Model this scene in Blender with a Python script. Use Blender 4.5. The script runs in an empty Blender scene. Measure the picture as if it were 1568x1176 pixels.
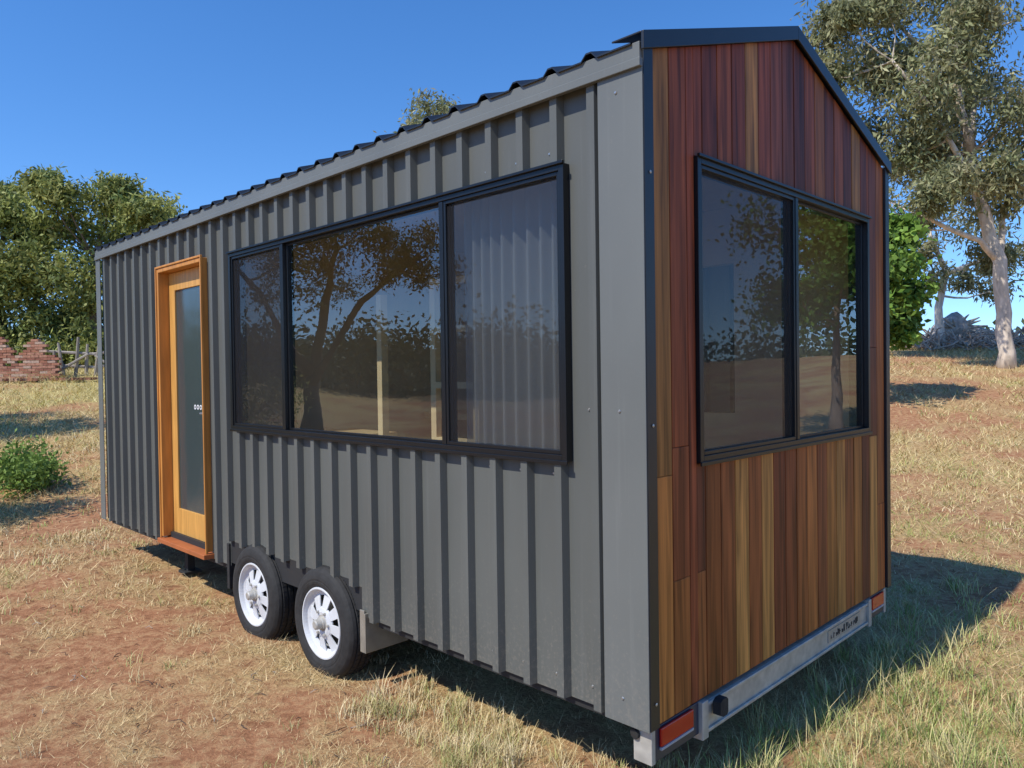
import bpy, bmesh, math, random
import numpy as np
from mathutils import Vector, Matrix
random.seed(7); rng=np.random.default_rng(11)
scene=bpy.context.scene
COL=scene.collection
# ------------------------------------------------------------ helpers
_T=np.random.default_rng(3).random((256,256))
def vn(x,y,s,o=0):
    x=np.asarray(x,float)/s+o*17.3+1000; y=np.asarray(y,float)/s+o*9.7+1000
    xi=np.floor(x).astype(int); yi=np.floor(y).astype(int); fx=x-xi; fy=y-yi
    fx=fx*fx*(3-2*fx); fy=fy*fy*(3-2*fy)
    a=_T[xi%256,yi%256]; b=_T[(xi+1)%256,yi%256]; c=_T[xi%256,(yi+1)%256]; d=_T[(xi+1)%256,(yi+1)%256]
    return (a*(1-fx)+b*fx)*(1-fy)+(c*(1-fx)+d*fx)*fy
def sst(a,b,x):
    t=np.clip((x-a)/(b-a),0,1); return t*t*(3-2*t)
def H(x,y):
    x=np.asarray(x,float); y=np.asarray(y,float)
    a=np.clip(((y-9)+np.sqrt((y-9)**2+4))/52,0,1)
    w=sst(-5,10,x)
    h=(1-w)*2.1*(1-(1-a)**2)+w*2.9*(1-(1-a)**1.4)
    h=h*(1-sst(45,160,y))
    far=sst(8,16,np.hypot(x,y-4))
    return h+(vn(x,y,.9)-.5)*.05+(vn(x,y,.28,1)-.5)*.022+(vn(x,y,5,2)-.5)*.35*far
def cover(x,y):
    c=.42*vn(x,y,1.7,3)+.30*vn(x,y,.6,4)+.28*vn(x,y,.2,5)
    c=c+.13*sst(7,13,y)*(1-sst(0,6,x))+.09*sst(1.5,4,x)*(1-sst(7,10,y))+.02*sst(8,12,y)
    return np.clip((c-.33)*3.2,0,1)
HX,HY=.4766,2.70; RZ=math.radians(45.22); ca,sa=math.cos(RZ),math.sin(RZ)
def tolocal(x,y):
    dx,dy=x-HX,y-HY; return dx*ca+dy*sa, -dx*sa+dy*ca

def mkmat(name):
    m=bpy.data.materials.new(name); m.use_nodes=True
    return m,m.node_tree,m.node_tree.nodes['Principled BSDF']
def simple(name,col,rough=.5,metal=0,noise=.0,scale=8,bump=0,spec=.5,vs=(1,1,1)):
    m,nt,p=mkmat(name)
    p.inputs['Roughness'].default_value=rough; p.inputs['Metallic'].default_value=metal
    p.inputs['Specular IOR Level'].default_value=spec
    p.inputs['Base Color'].default_value=(*col,1)
    if noise or bump:
        tc=nt.nodes.new('ShaderNodeTexCoord'); n=nt.nodes.new('ShaderNodeTexNoise')
        n.inputs['Scale'].default_value=scale; n.inputs['Detail'].default_value=6
        mp=nt.nodes.new('ShaderNodeMapping'); mp.inputs['Scale'].default_value=vs
        nt.links.new(tc.outputs['Object'],mp.inputs[0]); nt.links.new(mp.outputs[0],n.inputs['Vector'])
        if noise:
            r=nt.nodes.new('ShaderNodeMapRange'); r.inputs[1].default_value=.25; r.inputs[2].default_value=.75; r.inputs[3].default_value=1-noise; r.inputs[4].default_value=1+noise
            nt.links.new(n.outputs[0],r.inputs[0])
            mx=nt.nodes.new('ShaderNodeMix'); mx.data_type='RGBA'; mx.blend_type='MULTIPLY'; mx.inputs[0].default_value=1
            mx.inputs[6].default_value=(*col,1); nt.links.new(r.outputs[0],mx.inputs[7]); nt.links.new(mx.outputs[2],p.inputs['Base Color'])
        if bump:
            b=nt.nodes.new('ShaderNodeBump'); b.inputs['Strength'].default_value=bump; b.inputs['Distance'].default_value=.01
            nt.links.new(n.outputs[0],b.inputs['Height']); nt.links.new(b.outputs[0],p.inputs['Normal'])
    return m
def attrmat(name,rough=.7,transl=0,noise=0,nscale=(1,1,1),spec=.3,bump=0,offs=40):
    m,nt,p=mkmat(name)
    a=nt.nodes.new('ShaderNodeVertexColor'); a.layer_name='Col'
    out=a.outputs[0]
    if noise:
        tc=nt.nodes.new('ShaderNodeTexCoord'); mp=nt.nodes.new('ShaderNodeMapping'); mp.inputs['Scale'].default_value=nscale
        n=nt.nodes.new('ShaderNodeTexNoise'); n.inputs['Scale'].default_value=1; n.inputs['Detail'].default_value=7; n.inputs['Distortion'].default_value=.6
        add=nt.nodes.new('ShaderNodeVectorMath'); add.operation='MULTIPLY_ADD'
        nt.links.new(a.outputs[0],add.inputs[0]); add.inputs[1].default_value=(offs,offs,offs); nt.links.new(tc.outputs['Object'],add.inputs[2])
        nt.links.new(add.outputs[0],mp.inputs[0]); nt.links.new(mp.outputs[0],n.inputs['Vector'])
        r=nt.nodes.new('ShaderNodeMapRange'); r.inputs[1].default_value=.3; r.inputs[2].default_value=.7; r.inputs[3].default_value=1-noise; r.inputs[4].default_value=1+noise
        nt.links.new(n.outputs[0],r.inputs[0])
        mx=nt.nodes.new('ShaderNodeMix'); mx.data_type='RGBA'; mx.blend_type='MULTIPLY'; mx.inputs[0].default_value=1
        nt.links.new(out,mx.inputs[6]); nt.links.new(r.outputs[0],mx.inputs[7]); out=mx.outputs[2]
        if bump:
            b=nt.nodes.new('ShaderNodeBump'); b.inputs['Strength'].default_value=bump; b.inputs['Distance'].default_value=.003
            nt.links.new(n.outputs[0],b.inputs['Height']); nt.links.new(b.outputs[0],p.inputs['Normal'])
    nt.links.new(out,p.inputs['Base Color']); p.inputs['Roughness'].default_value=rough
    p.inputs['Specular IOR Level'].default_value=spec
    if transl:
        o=nt.nodes['Material Output']; t=nt.nodes.new('ShaderNodeBsdfTranslucent'); ms=nt.nodes.new('ShaderNodeMixShader')
        ms.inputs[0].default_value=transl; nt.links.new(out,t.inputs[0]); nt.links.new(p.outputs[0],ms.inputs[1]); nt.links.new(t.outputs[0],ms.inputs[2]); nt.links.new(ms.outputs[0],o.inputs[0])
    return m

class MB:
    def __init__(s): s.v=[];s.f=[];s.c=[]
    def add(s,vs,fs,col=(1,1,1)):
        o=len(s.v); s.v+= [tuple(v) for v in vs]; s.f+=[tuple(i+o for i in f) for f in fs]; s.c+=[col]*len(vs)
    def box(s,x0,x1,y0,y1,z0,z1,col=(1,1,1),M=None):
        vs=[(x,y,z) for x in(x0,x1) for y in(y0,y1) for z in(z0,z1)]
        if M: vs=[M(*v) for v in vs]
        s.add(vs,[(0,1,3,2),(4,6,7,5),(0,4,5,1),(2,3,7,6),(0,2,6,4),(1,5,7,3)],col)
    def prism(s,poly,axis,a,b,col=(1,1,1)):
        n=len(poly)
        def P(p,t):
            return (p[0],t,p[1]) if axis=='y' else (t,p[0],p[1])
        vs=[P(p,a) for p in poly]+[P(p,b) for p in poly]
        s.add(vs,[tuple(range(n)),tuple(range(2*n-1,n-1,-1))]+[(i,(i+1)%n,(i+1)%n+n,i+n) for i in range(n)],col)
    def tube(s,pts,rad,n=8,col=(1,1,1),cap=True):
        pts=[Vector(p) for p in pts]; vs=[]; fs=[]
        ref=Vector((.13,.97,.2)).normalized()
        for i,p in enumerate(pts):
            d=(pts[min(i+1,len(pts)-1)]-pts[max(i-1,0)])
            if d.length<1e-6: d=Vector((0,0,1))
            d.normalize(); a=d.cross(ref)
            if a.length<.05: a=d.cross(Vector((1,0,0)))
            a.normalize(); b=d.cross(a)
            for k in range(n):
                t=2*math.pi*k/n; vs.append(p+(a*math.cos(t)+b*math.sin(t))*rad[i])
        for i in range(len(pts)-1):
            for k in range(n):
                fs.append((i*n+k,i*n+(k+1)%n,(i+1)*n+(k+1)%n,(i+1)*n+k))
        if cap: fs.append(tuple(range(n))[::-1]); fs.append(tuple(range((len(pts)-1)*n,len(pts)*n)))
        s.add(vs,fs,col)
    def lathe(s,prof,c,n=48,col=(1,1,1)):   # axis = local X ; prof (x,r)
        vs=[];m=len(prof)
        for k in range(n):
            t=2*math.pi*k/n
            for x,r in prof: vs.append((c[0]+x,c[1]+r*math.cos(t),c[2]+r*math.sin(t)))
        fs=[(k*m+j,k*m+j+1,((k+1)%n)*m+j+1,((k+1)%n)*m+j) for k in range(n) for j in range(m-1)]
        s.add(vs,fs,col)
    def build(s,name,mat,parent=None,bevel=0,smooth=False,recalc=True):
        me=bpy.data.meshes.new(name); me.from_pydata(s.v,[],s.f)
        at=me.color_attributes.new('Col','FLOAT_COLOR','POINT')
        arr=np.ones((len(s.v),4),np.float32); arr[:,:3]=np.array(s.c); at.data.foreach_set('color',arr.ravel())
        if recalc:
            b=bmesh.new(); b.from_mesh(me); bmesh.ops.recalc_face_normals(b,faces=b.faces); b.to_mesh(me); b.free()
        me.materials.append(mat); ob=bpy.data.objects.new(name,me); COL.objects.link(ob)
        if parent: ob.parent=parent
        if smooth:
            for p in me.polygons: p.use_smooth=True
        if bevel:
            md=ob.modifiers.new('b','BEVEL'); md.width=bevel; md.segments=2; md.limit_method='ANGLE'; md.angle_limit=math.radians(50)
        return ob
def npmesh(name,V,k,cols,mat,parent=None):
    n=len(V)//k; me=bpy.data.meshes.new(name)
    me.vertices.add(len(V)); me.vertices.foreach_set('co',V.astype(np.float32).ravel())
    me.loops.add(len(V)); me.loops.foreach_set('vertex_index',np.arange(len(V),dtype=np.int32))
    me.polygons.add(n); me.polygons.foreach_set('loop_start',np.arange(0,n*k,k,dtype=np.int32))
    try: me.polygons.foreach_set('loop_total',np.full(n,k,dtype=np.int32))
    except Exception: pass
    at=me.color_attributes.new('Col','FLOAT_COLOR','POINT'); c=np.ones((len(V),4),np.float32); c[:,:3]=cols
    at.data.foreach_set('color',c.ravel()); me.update(calc_edges=True); me.materials.append(mat)
    ob=bpy.data.objects.new(name,me); COL.objects.link(ob)
    if parent: ob.parent=parent
    return ob
def empty(name,loc=(0,0,0),rz=0):
    e=bpy.data.objects.new(name,None); e.location=loc; e.rotation_euler=(0,0,rz); COL.objects.link(e); e.empty_display_size=.3; return e

# ------------------------------------------------------------ camera
cam=bpy.data.cameras.new('camera'); co=bpy.data.objects.new('camera',cam); COL.objects.link(co)
cam.sensor_width=36; cam.lens=26.4; cam.clip_end=3000; cam.clip_start=.05
co.matrix_world=Matrix.Translation((0,0,1.70))@Matrix.Rotation(math.radians(90-.947),4,'X')@Matrix.Rotation(math.radians(-.82),4,'Z')
scene.camera=co
# ------------------------------------------------------------ light
EL=math.radians(50); hd=Vector((.771,.636,0)).normalized()
L=Vector((hd.x*math.cos(EL),hd.y*math.cos(EL),-math.sin(EL)))
sl=bpy.data.lights.new('sun','SUN'); sl.energy=4.9; sl.angle=math.radians(.53); sl.color=(1,.955,.87)
so=bpy.data.objects.new('sun',sl); so.rotation_euler=L.to_track_quat('-Z','Y').to_euler(); so.location=(0,0,20); COL.objects.link(so)
w=bpy.data.worlds.new('World'); scene.world=w; w.use_nodes=True; nt=w.node_tree
sky=nt.nodes.new('ShaderNodeTexSky'); sky.sky_type='NISHITA'; sky.sun_disc=False; sky.sun_elevation=EL
sky.sun_rotation=math.atan2(-hd.x,-hd.y); sky.altitude=600; sky.air_density=1.0; sky.dust_density=.1; sky.ozone_density=3.0
tc=nt.nodes.new('ShaderNodeTexCoord'); va=nt.nodes.new('ShaderNodeVectorMath'); va.operation='ADD'; va.inputs[1].default_value=(0,0,.07)
vn_=nt.nodes.new('ShaderNodeVectorMath'); vn_.operation='NORMALIZE'
nt.links.new(tc.outputs['Generated'],va.inputs[0]); nt.links.new(va.outputs[0],vn_.inputs[0]); nt.links.new(vn_.outputs[0],sky.inputs[0])
bg=nt.nodes['Background']; bg.inputs[1].default_value=.145
hs=nt.nodes.new('ShaderNodeHueSaturation'); hs.inputs['Hue'].default_value=.506; hs.inputs['Saturation'].default_value=1.27; hs.inputs['Value'].default_value=1.5
nt.links.new(sky.outputs[0],hs.inputs['Color']); nt.links.new(hs.outputs[0],bg.inputs[0])
scene.view_settings.view_transform='Standard'; scene.view_settings.look='None'; scene.view_settings.exposure=0

# ------------------------------------------------------------ ground
N=430; uu=np.linspace(-7.3,7.3,N); g=np.sinh(uu)*.8
gx,gy=np.meshgrid(g,g+4.5,indexing='ij'); gz=H(gx,gy)
V=np.stack([gx,gy,gz],-1).reshape(-1,3)
idx=np.arange(N*N).reshape(N,N); F=np.stack([idx[:-1,:-1],idx[1:,:-1],idx[1:,1:],idx[:-1,1:]],-1).reshape(-1,4)
me=bpy.data.meshes.new('ground'); me.vertices.add(len(V)); me.vertices.foreach_set('co',V.astype(np.float32).ravel())
me.loops.add(F.size); me.loops.foreach_set('vertex_index',F.astype(np.int32).ravel())
me.polygons.add(len(F)); me.polygons.foreach_set('loop_start',np.arange(0,F.size,4,dtype=np.int32))
me.polygons.foreach_set('use_smooth',np.ones(len(F),bool))
at=me.color_attributes.new('Col','FLOAT_COLOR','POINT'); c=np.ones((len(V),4),np.float32)
cv=cover(V[:,0],V[:,1]); c[:,0]=cv; c[:,1]=np.clip(sst(8,15,V[:,1])*1.2*vn(V[:,0],V[:,1],3,7)*(1-.6*sst(2,8,V[:,0]))+.15*vn(V[:,0],V[:,1],1.5,6),0,1); at.data.foreach_set('color',c.ravel()); me.update(calc_edges=True)
ground=bpy.data.objects.new('ground',me); COL.objects.link(ground)
m,nt,p=mkmat('dry_ground'); me.materials.append(m)
vc=nt.nodes.new('ShaderNodeVertexColor'); vc.layer_name='Col'; sp=nt.nodes.new('ShaderNodeSeparateColor'); nt.links.new(vc.outputs[0],sp.inputs[0])
tc=nt.nodes.new('ShaderNodeTexCoord')
def noise(sc,det=8,rough=.6):
    n=nt.nodes.new('ShaderNodeTexNoise'); n.inputs['Scale'].default_value=sc; n.inputs['Detail'].default_value=det; n.inputs['Roughness'].default_value=rough
    nt.links.new(tc.outputs['Object'],n.inputs['Vector']); return n
n1=noise(14,10,.75); n2=noise(1.3,6,.6); n3=noise(60,6,.7)
def ramp(src,stops):
    r=nt.nodes.new('ShaderNodeValToRGB'); el=r.color_ramp.elements
    el[0].position,el[0].color=stops[0][0],(*stops[0][1],1); el[1].position,el[1].color=stops[-1][0],(*stops[-1][1],1)
    for s in stops[1:-1]: e=el.new(s[0]); e.color=(*s[1],1)
    nt.links.new(src,r.inputs[0]); return r
soil=ramp(n1.outputs[0],[(.3,(.21,.092,.045)),(.5,(.39,.19,.098)),(.7,(.53,.31,.17))])
straw=ramp(n3.outputs[0],[(.3,(.27,.17,.08)),(.5,(.50,.35,.165)),(.68,(.68,.52,.28))])
strawy=ramp(n3.outputs[0],[(.3,(.26,.20,.07)),(.5,(.48,.38,.15)),(.68,(.64,.53,.25))])
mm=nt.nodes.new('ShaderNodeMath'); mm.operation='MULTIPLY_ADD'; nt.links.new(n1.outputs[0],mm.inputs[0]); mm.inputs[1].default_value=2.4; mm.inputs[2].default_value=-1.2
ma=nt.nodes.new('ShaderNodeMath'); ma.operation='ADD'; ma.use_clamp=True; nt.links.new(mm.outputs[0],ma.inputs[0]); nt.links.new(sp.outputs[0],ma.inputs[1])
m0=nt.nodes.new('ShaderNodeMix'); m0.data_type='RGBA'; nt.links.new(sp.outputs[1],m0.inputs[0]); nt.links.new(straw.outputs[0],m0.inputs[6]); nt.links.new(strawy.outputs[0],m0.inputs[7])
mx=nt.nodes.new('ShaderNodeMix'); mx.data_type='RGBA'; nt.links.new(ma.outputs[0],mx.inputs[0]); nt.links.new(soil.outputs[0],mx.inputs[6]); nt.links.new(m0.outputs[2],mx.inputs[7])
nt.links.new(mx.outputs[2],p.inputs['Base Color']); p.inputs['Roughness'].default_value=.95; p.inputs['Specular IOR Level'].default_value=.1
b=nt.nodes.new('ShaderNodeBump'); b.inputs['Strength'].default_value=.9; b.inputs['Distance'].default_value=.03
nt.links.new(n1.outputs[0],b.inputs['Height']); nt.links.new(b.outputs[0],p.inputs['Normal'])

# ------------------------------------------------------------ house frame
house=empty('tiny_house_on_trailer',(HX,HY,0),RZ)
LEN,WID=5.92,2.40; ZB=.41; ZE=2.895; SL=.325
# materials
def paint(name,col,rough):
    m,nt,p=mkmat(name); tc=nt.nodes.new('ShaderNodeTexCoord')
    mp=nt.nodes.new('ShaderNodeMapping'); mp.inputs['Scale'].default_value=(1,1,.55); nt.links.new(tc.outputs['Object'],mp.inputs[0])
    n=nt.nodes.new('ShaderNodeTexNoise'); n.inputs['Scale'].default_value=1.7; n.inputs['Detail'].default_value=3; n.inputs['Roughness'].default_value=.5; nt.links.new(mp.outputs[0],n.inputs['Vector'])
    n2=nt.nodes.new('ShaderNodeTexNoise'); n2.inputs['Scale'].default_value=55; n2.inputs['Detail'].default_value=8; n2.inputs['Roughness'].default_value=.75; nt.links.new(tc.outputs['Object'],n2.inputs['Vector'])
    r=nt.nodes.new('ShaderNodeMapRange'); r.inputs[1].default_value=.3; r.inputs[2].default_value=.7; r.inputs[3].default_value=.90; r.inputs[4].default_value=1.10; nt.links.new(n.outputs[0],r.inputs[0])
    mx=nt.nodes.new('ShaderNodeMix'); mx.data_type='RGBA'; mx.blend_type='MULTIPLY'; mx.inputs[0].default_value=1; mx.inputs[6].default_value=(*col,1); nt.links.new(r.outputs[0],mx.inputs[7])
    sx=nt.nodes.new('ShaderNodeSeparateXYZ'); nt.links.new(tc.outputs['Object'],sx.inputs[0])
    dz=nt.nodes.new('ShaderNodeMapRange'); dz.inputs[1].default_value=.95; dz.inputs[2].default_value=.40; dz.inputs[3].default_value=0; dz.inputs[4].default_value=.12; nt.links.new(sx.outputs[2],dz.inputs[0])
    ad=nt.nodes.new('ShaderNodeMath'); ad.operation='ADD'; nt.links.new(n2.outputs[0],ad.inputs[0]); nt.links.new(dz.outputs[0],ad.inputs[1])
    r2=nt.nodes.new('ShaderNodeMapRange'); r2.inputs[1].default_value=.60; r2.inputs[2].default_value=.82; r2.inputs[4].default_value=.34; nt.links.new(ad.outputs[0],r2.inputs[0])
    m2=nt.nodes.new('ShaderNodeMix'); m2.data_type='RGBA'; nt.links.new(r2.outputs[0],m2.inputs[0]); nt.links.new(mx.outputs[2],m2.inputs[6]); m2.inputs[7].default_value=(.34,.29,.23,1)
    mp3=nt.nodes.new('ShaderNodeMapping'); mp3.inputs['Scale'].default_value=(1,38,1.1); nt.links.new(tc.outputs['Object'],mp3.inputs[0])
    n3=nt.nodes.new('ShaderNodeTexNoise'); n3.inputs['Scale'].default_value=1; n3.inputs['Detail'].default_value=4; nt.links.new(mp3.outputs[0],n3.inputs['Vector'])
    r3=nt.nodes.new('ShaderNodeMapRange'); r3.inputs[1].default_value=.58; r3.inputs[2].default_value=.8; r3.inputs[4].default_value=.10; nt.links.new(n3.outputs[0],r3.inputs[0])
    m3=nt.nodes.new('ShaderNodeMix'); m3.data_type='RGBA'; nt.links.new(r3.outputs[0],m3.inputs[0]); nt.links.new(m2.outputs[2],m3.inputs[6]); m3.inputs[7].default_value=(.34,.34,.32,1)
    nt.links.new(m3.outputs[2],p.inputs['Base Color'])
    rr=nt.nodes.new('ShaderNodeMapRange'); rr.inputs[3].default_value=rough-.06; rr.inputs[4].default_value=rough+.10; nt.links.new(n.outputs[0],rr.inputs[0]); nt.links.new(rr.outputs[0],p.inputs['Roughness'])
    p.inputs['Specular IOR Level'].default_value=.4
    b=nt.nodes.new('ShaderNodeBump'); b.inputs['Strength'].default_value=.15; b.inputs['Distance'].default_value=.02; nt.links.new(n.outputs[0],b.inputs['Height']); nt.links.new(b.outputs[0],p.inputs['Normal'])
    return m
M_grey=paint('grey_steel_cladding',(.104,.108,.098),.48)
M_greyf=paint('grey_steel_flashing',(.140,.147,.138),.42)
M_black=simple('black_steel',(.014,.016,.02),.38,0,.15,12)
M_frame=simple('black_aluminium',(.013,.014,.016),.3,.3,.1,20)
M_galv=simple('galvanised_steel',(.46,.44,.39),.5,.3,.25,18)
M_dark=simple('underside_dark',(.022,.022,.022),.7)
M_wood=attrmat('hardwood_boards',.5,0,.55,(34,34,1.5),.2,.3)
M_door=simple('orange_timber',(.52,.22,.045),.45,0,.25,5,.1,vs=(6,6,.6))
M_liner=simple('interior_lining',(.50,.42,.31),.6,0,.15,3)
M_pine=simple('pale_pine',(.66,.50,.28),.6,0,.15,6)
M_rub=simple('tyre_rubber',(.022,.021,.020),.8,0,.35,25,.4)
M_white=simple('white_rim_paint',(.60,.61,.62),.35,0,.10,10)
M_steel=simple('screw_steel',(.45,.45,.44),.35,.8)
m,nt,p=mkmat('red_lens'); p.inputs['Base Color'].default_value=(.50,.015,.01,1); p.inputs['Roughness'].default_value=.12; M_red=m
m,nt,p=mkmat('window_glass'); M_glass=m
nt.nodes.remove(p); o=nt.nodes['Material Output']
fr=nt.nodes.new('ShaderNodeFresnel'); ge=nt.nodes.new('ShaderNodeNewGeometry'); mt=nt.nodes.new('ShaderNodeMath'); mt.operation='MULTIPLY_ADD'
IO=2.05; mt.inputs[1].default_value=-(IO-1/IO); mt.inputs[2].default_value=IO; nt.links.new(ge.outputs['Backfacing'],mt.inputs[0]); nt.links.new(mt.outputs[0],fr.inputs[0])
tr=nt.nodes.new('ShaderNodeBsdfTransparent'); tr.inputs[0].default_value=(.82,.85,.84,1); gl=nt.nodes.new('ShaderNodeBsdfGlossy'); gl.inputs['Roughness'].default_value=.0; gl.inputs[0].default_value=(.97,.98,1,1)
tcn=nt.nodes.new('ShaderNodeTexCoord'); nn=nt.nodes.new('ShaderNodeTexNoise'); nn.inputs['Scale'].default_value=1.6; nn.inputs['Detail'].default_value=1; nt.links.new(tcn.outputs['Object'],nn.inputs['Vector'])
bb=nt.nodes.new('ShaderNodeBump'); bb.inputs['Strength'].default_value=.10; bb.inputs['Distance'].default_value=.02; nt.links.new(nn.outputs[0],bb.inputs['Height']); nt.links.new(bb.outputs[0],gl.inputs['Normal'])
ms=nt.nodes.new('ShaderNodeMixShader'); nt.links.new(fr.outputs[0],ms.inputs[0]); nt.links.new(tr.outputs[0],ms.inputs[1]); nt.links.new(gl.outputs[0],ms.inputs[2]); nt.links.new(ms.outputs[0],o.inputs[0])
m,nt,p=mkmat('fly_screen'); M_screen=m; o=nt.nodes['Material Output']
p.inputs['Base Color'].default_value=(.024,.023,.025,1); p.inputs['Roughness'].default_value=.6; p.inputs['Specular IOR Level'].default_value=.2
tr=nt.nodes.new('ShaderNodeBsdfTransparent'); ms=nt.nodes.new('ShaderNodeMixShader'); ms.inputs[0].default_value=.42
nt.links.new(tr.outputs[0],ms.inputs[1]); nt.links.new(p.outputs[0],ms.inputs[2]); nt.links.new(ms.outputs[0],o.inputs[0])
m,nt,p=mkmat('frosted_glass'); M_frost=m; p.inputs['Base Color'].default_value=(.045,.062,.066,1); p.inputs['Roughness'].default_value=.14; p.inputs['Specular IOR Level'].default_value=1.0
n=nt.nodes.new('ShaderNodeTexNoise'); n.inputs['Scale'].default_value=3; tcf=nt.nodes.new('ShaderNodeTexCoord'); nt.links.new(tcf.outputs['Object'],n.inputs['Vector'])
b=nt.nodes.new('ShaderNodeBump'); b.inputs['Strength'].default_value=.25; b.inputs['Distance'].default_value=.02; nt.links.new(n.outputs[0],b.inputs['Height']); nt.links.new(b.outputs[0],p.inputs['Normal'])

# cladding
WIN=(.34,3.26,1.345,2.505); DOOR=(3.67,4.49,.46,2.53); ARCH=(1.82,3.38,.575)
def ribbed(first,pitch,y0,y1,hb,ht,dep):
    pts=[(y0,0.)]; k=first
    while k+hb<y1:
        if k-hb>y0: pts+=[(k-hb,0.),(k-ht,dep),(k+ht,dep),(k+hb,0.)]
        k+=pitch
    pts.append((y1,0.)); return pts
def insert(pts,cuts):
    out=[]
    for i in range(len(pts)-1):
        a,b=pts[i],pts[i+1]; out.append(a)
        for c_ in sorted(cuts):
            if a[0]+1e-5<c_<b[0]-1e-5:
                t=(c_-a[0])/(b[0]-a[0]); out.append((c_,a[1]+t*(b[1]-a[1])))
    out.append(pts[-1]); return out
RB=(.027,.018,.036)
prof=insert(ribbed(.205,.185,0,LEN,*RB),[WIN[0],WIN[1],DOOR[0],DOOR[1],ARCH[0],ARCH[1]])
mb=MB()
for i in range(len(prof)-1):
    (ya,da),(yb,db)=prof[i],prof[i+1]; ym=(ya+yb)/2
    zb=ZB+.0; 
    if ARCH[0]<ym<ARCH[1]: zb=ARCH[2]+.012*math.sin(ym*23)
    rs=[(zb,2.80)]
    if WIN[0]<ym<WIN[1]: rs=[(zb,WIN[2]),(WIN[3],2.80)]
    if DOOR[0]<ym<DOOR[1]: rs=[(DOOR[3],2.80)]
    for z0,z1 in rs:
        mb.add([(-da,ya,z0),(-db,yb,z0),(-db,yb,z1),(-da,ya,z1)],[(0,1,2,3)])
mb.build('long_wall_cladding',M_grey,house,recalc=False)
mb=MB()
prof2=ribbed(.205,.185,0,LEN,*RB)
for i in range(len(prof2)-1):
    (ya,da),(yb,db)=prof2[i],prof2[i+1]
    mb.add([(WID+da,ya,ZB),(WID+db,yb,ZB),(WID+db,yb,2.80),(WID+da,ya,2.80)],[(0,1,2,3)])
prof3=ribbed(.2,.185,0,WID,*RB)
for i in range(len(prof3)-1):
    (ya,da),(yb,db)=prof3[i],prof3[i+1]
    zt=lambda x: 2.84+SL*min(x,WID-x)
    mb.add([(ya,LEN+da,ZB),(yb,LEN+db,ZB),(yb,LEN+db,zt(yb)),(ya,LEN+da,zt(ya))],[(0,1,2,3)])
mb.build('rear_wall_cladding',M_grey,house,recalc=False)
# flashings
mb=MB()
mb.box(-.043,-.037,-.034,.165,ZB-.005,2.765)
mb.box(-.037,-.002,.159,.165,ZB,2.765)
mb.box(-.044,-.037,5.84,LEN+.035,ZB,2.80)
mb.box(-.052,-.0,-.030,LEN+.02,2.79,2.850)
mb.box(-.058,-.036,-.034,LEN+.02,2.762,2.793)
mb.box(WID,WID+.052,-.030,LEN+.02,2.765,2.850)
mb.box(WID+.03,WID+.037,-.02,.1,ZB,2.765)
mb.build('flashing',M_greyf,house,bevel=.0025)
def zl(x): return ZE+SL*min(x,WID-x)
mb=MB()
mb.box(-.036,.022,-.036,-.004,ZB-.003,2.85)
mb.box(2.378,WID+.034,-.036,-.004,ZB-.003,2.85)
for (xa,xb) in((-.052,1.2),(1.2,WID+.045)):
    mb.prism([(xa,zl(xa)-.060),(xb,zl(xb)-.060),(xb,zl(xb)+.004),(xa,zl(xa)+.004)],'y',-.048,-.037)
    mb.prism([(xa,zl(xa)-.002),(xb,zl(xb)-.002),(xb,zl(xb)+.005),(xa,zl(xa)+.005)],'y',-.0369,.09)
mb.build('barge_and_corner_trim',M_black,house,bevel=.002)
# roof sheets
mb=MB(); rp=ribbed(.19,.19,.0,LEN+.03,.036,.012,.024)
for side in(0,1):
    for i in range(len(rp)-1):
        (ya,da),(yb,db)=rp[i],rp[i+1]
        def Z(x): return 2.869+SL*x
        xa,xb=-.062,1.2
        X=(lambda x:x) if side==0 else (lambda x:WID-x)
        mb.add([(X(xa),ya,Z(xa)+da),(X(xa),yb,Z(xa)+db),(X(xb),yb,Z(xb)+db),(X(xb),ya,Z(xb)+da),
                (X(xa),ya,Z(xa)+da-.006),(X(xa),yb,Z(xa)+db-.006),(X(xb),yb,Z(xb)+db-.006),(X(xb),ya,Z(xb)+da-.006)],[(0,1,2,3),(7,6,5,4),(0,4,5,1)])
mb.prism([(1.03,3.245),(1.2,3.300),(1.37,3.245),(1.37,3.250),(1.2,3.306),(1.03,3.250)],'y',.091,LEN+.03)
mb.build('roof',M_black,house,recalc=False)
# structure walls (inner leaf)
def wallrects(a0,a1,z0,z1,ops):
    cuts=sorted(set([a0,a1]+[o[0] for o in ops]+[o[1] for o in ops])); out=[]
    for a,b_ in zip(cuts[:-1],cuts[1:]):
        mid=(a+b_)/2; op=[o for o in ops if o[0]<mid<o[1]]
        if not op: out.append((a,b_,z0,z1))
        else:
            o_=op[0]
            if o_[2]>z0: out.append((a,b_,z0,o_[2]))
            if o_[3]<z1: out.append((a,b_,o_[3],z1))
    return out
GWIN=(.316,2.115,1.335,2.52)
mb=MB()
for a,b_,z0,z1 in wallrects(.075,LEN-.01,ZB+.08,2.79,[WIN,DOOR]): mb.box(.004,.07,a,b_,z0,z1)
for a,b_,z0,z1 in wallrects(.075,LEN-.01,ZB+.08,2.79,[(.9,2.3,1.4,2.4)]): mb.box(WID-.07,WID-.004,a,b_,z0,z1)
for a,b_,z0,z1 in wallrects(.0,WID,ZB+.01,2.79,[GWIN]): mb.box(a,b_,-.001,.07,z0,z1)
mb.prism([(.0,2.79),(WID,2.79),(WID,2.80),(1.2,3.18),(.0,2.80)],'y',0,.06)
mb.box(.07,WID-.07,3.45,3.52,.5,2.77)   # partition
mb.box(.07,WID-.07,.07,LEN-.07,2.77,2.79)
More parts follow.
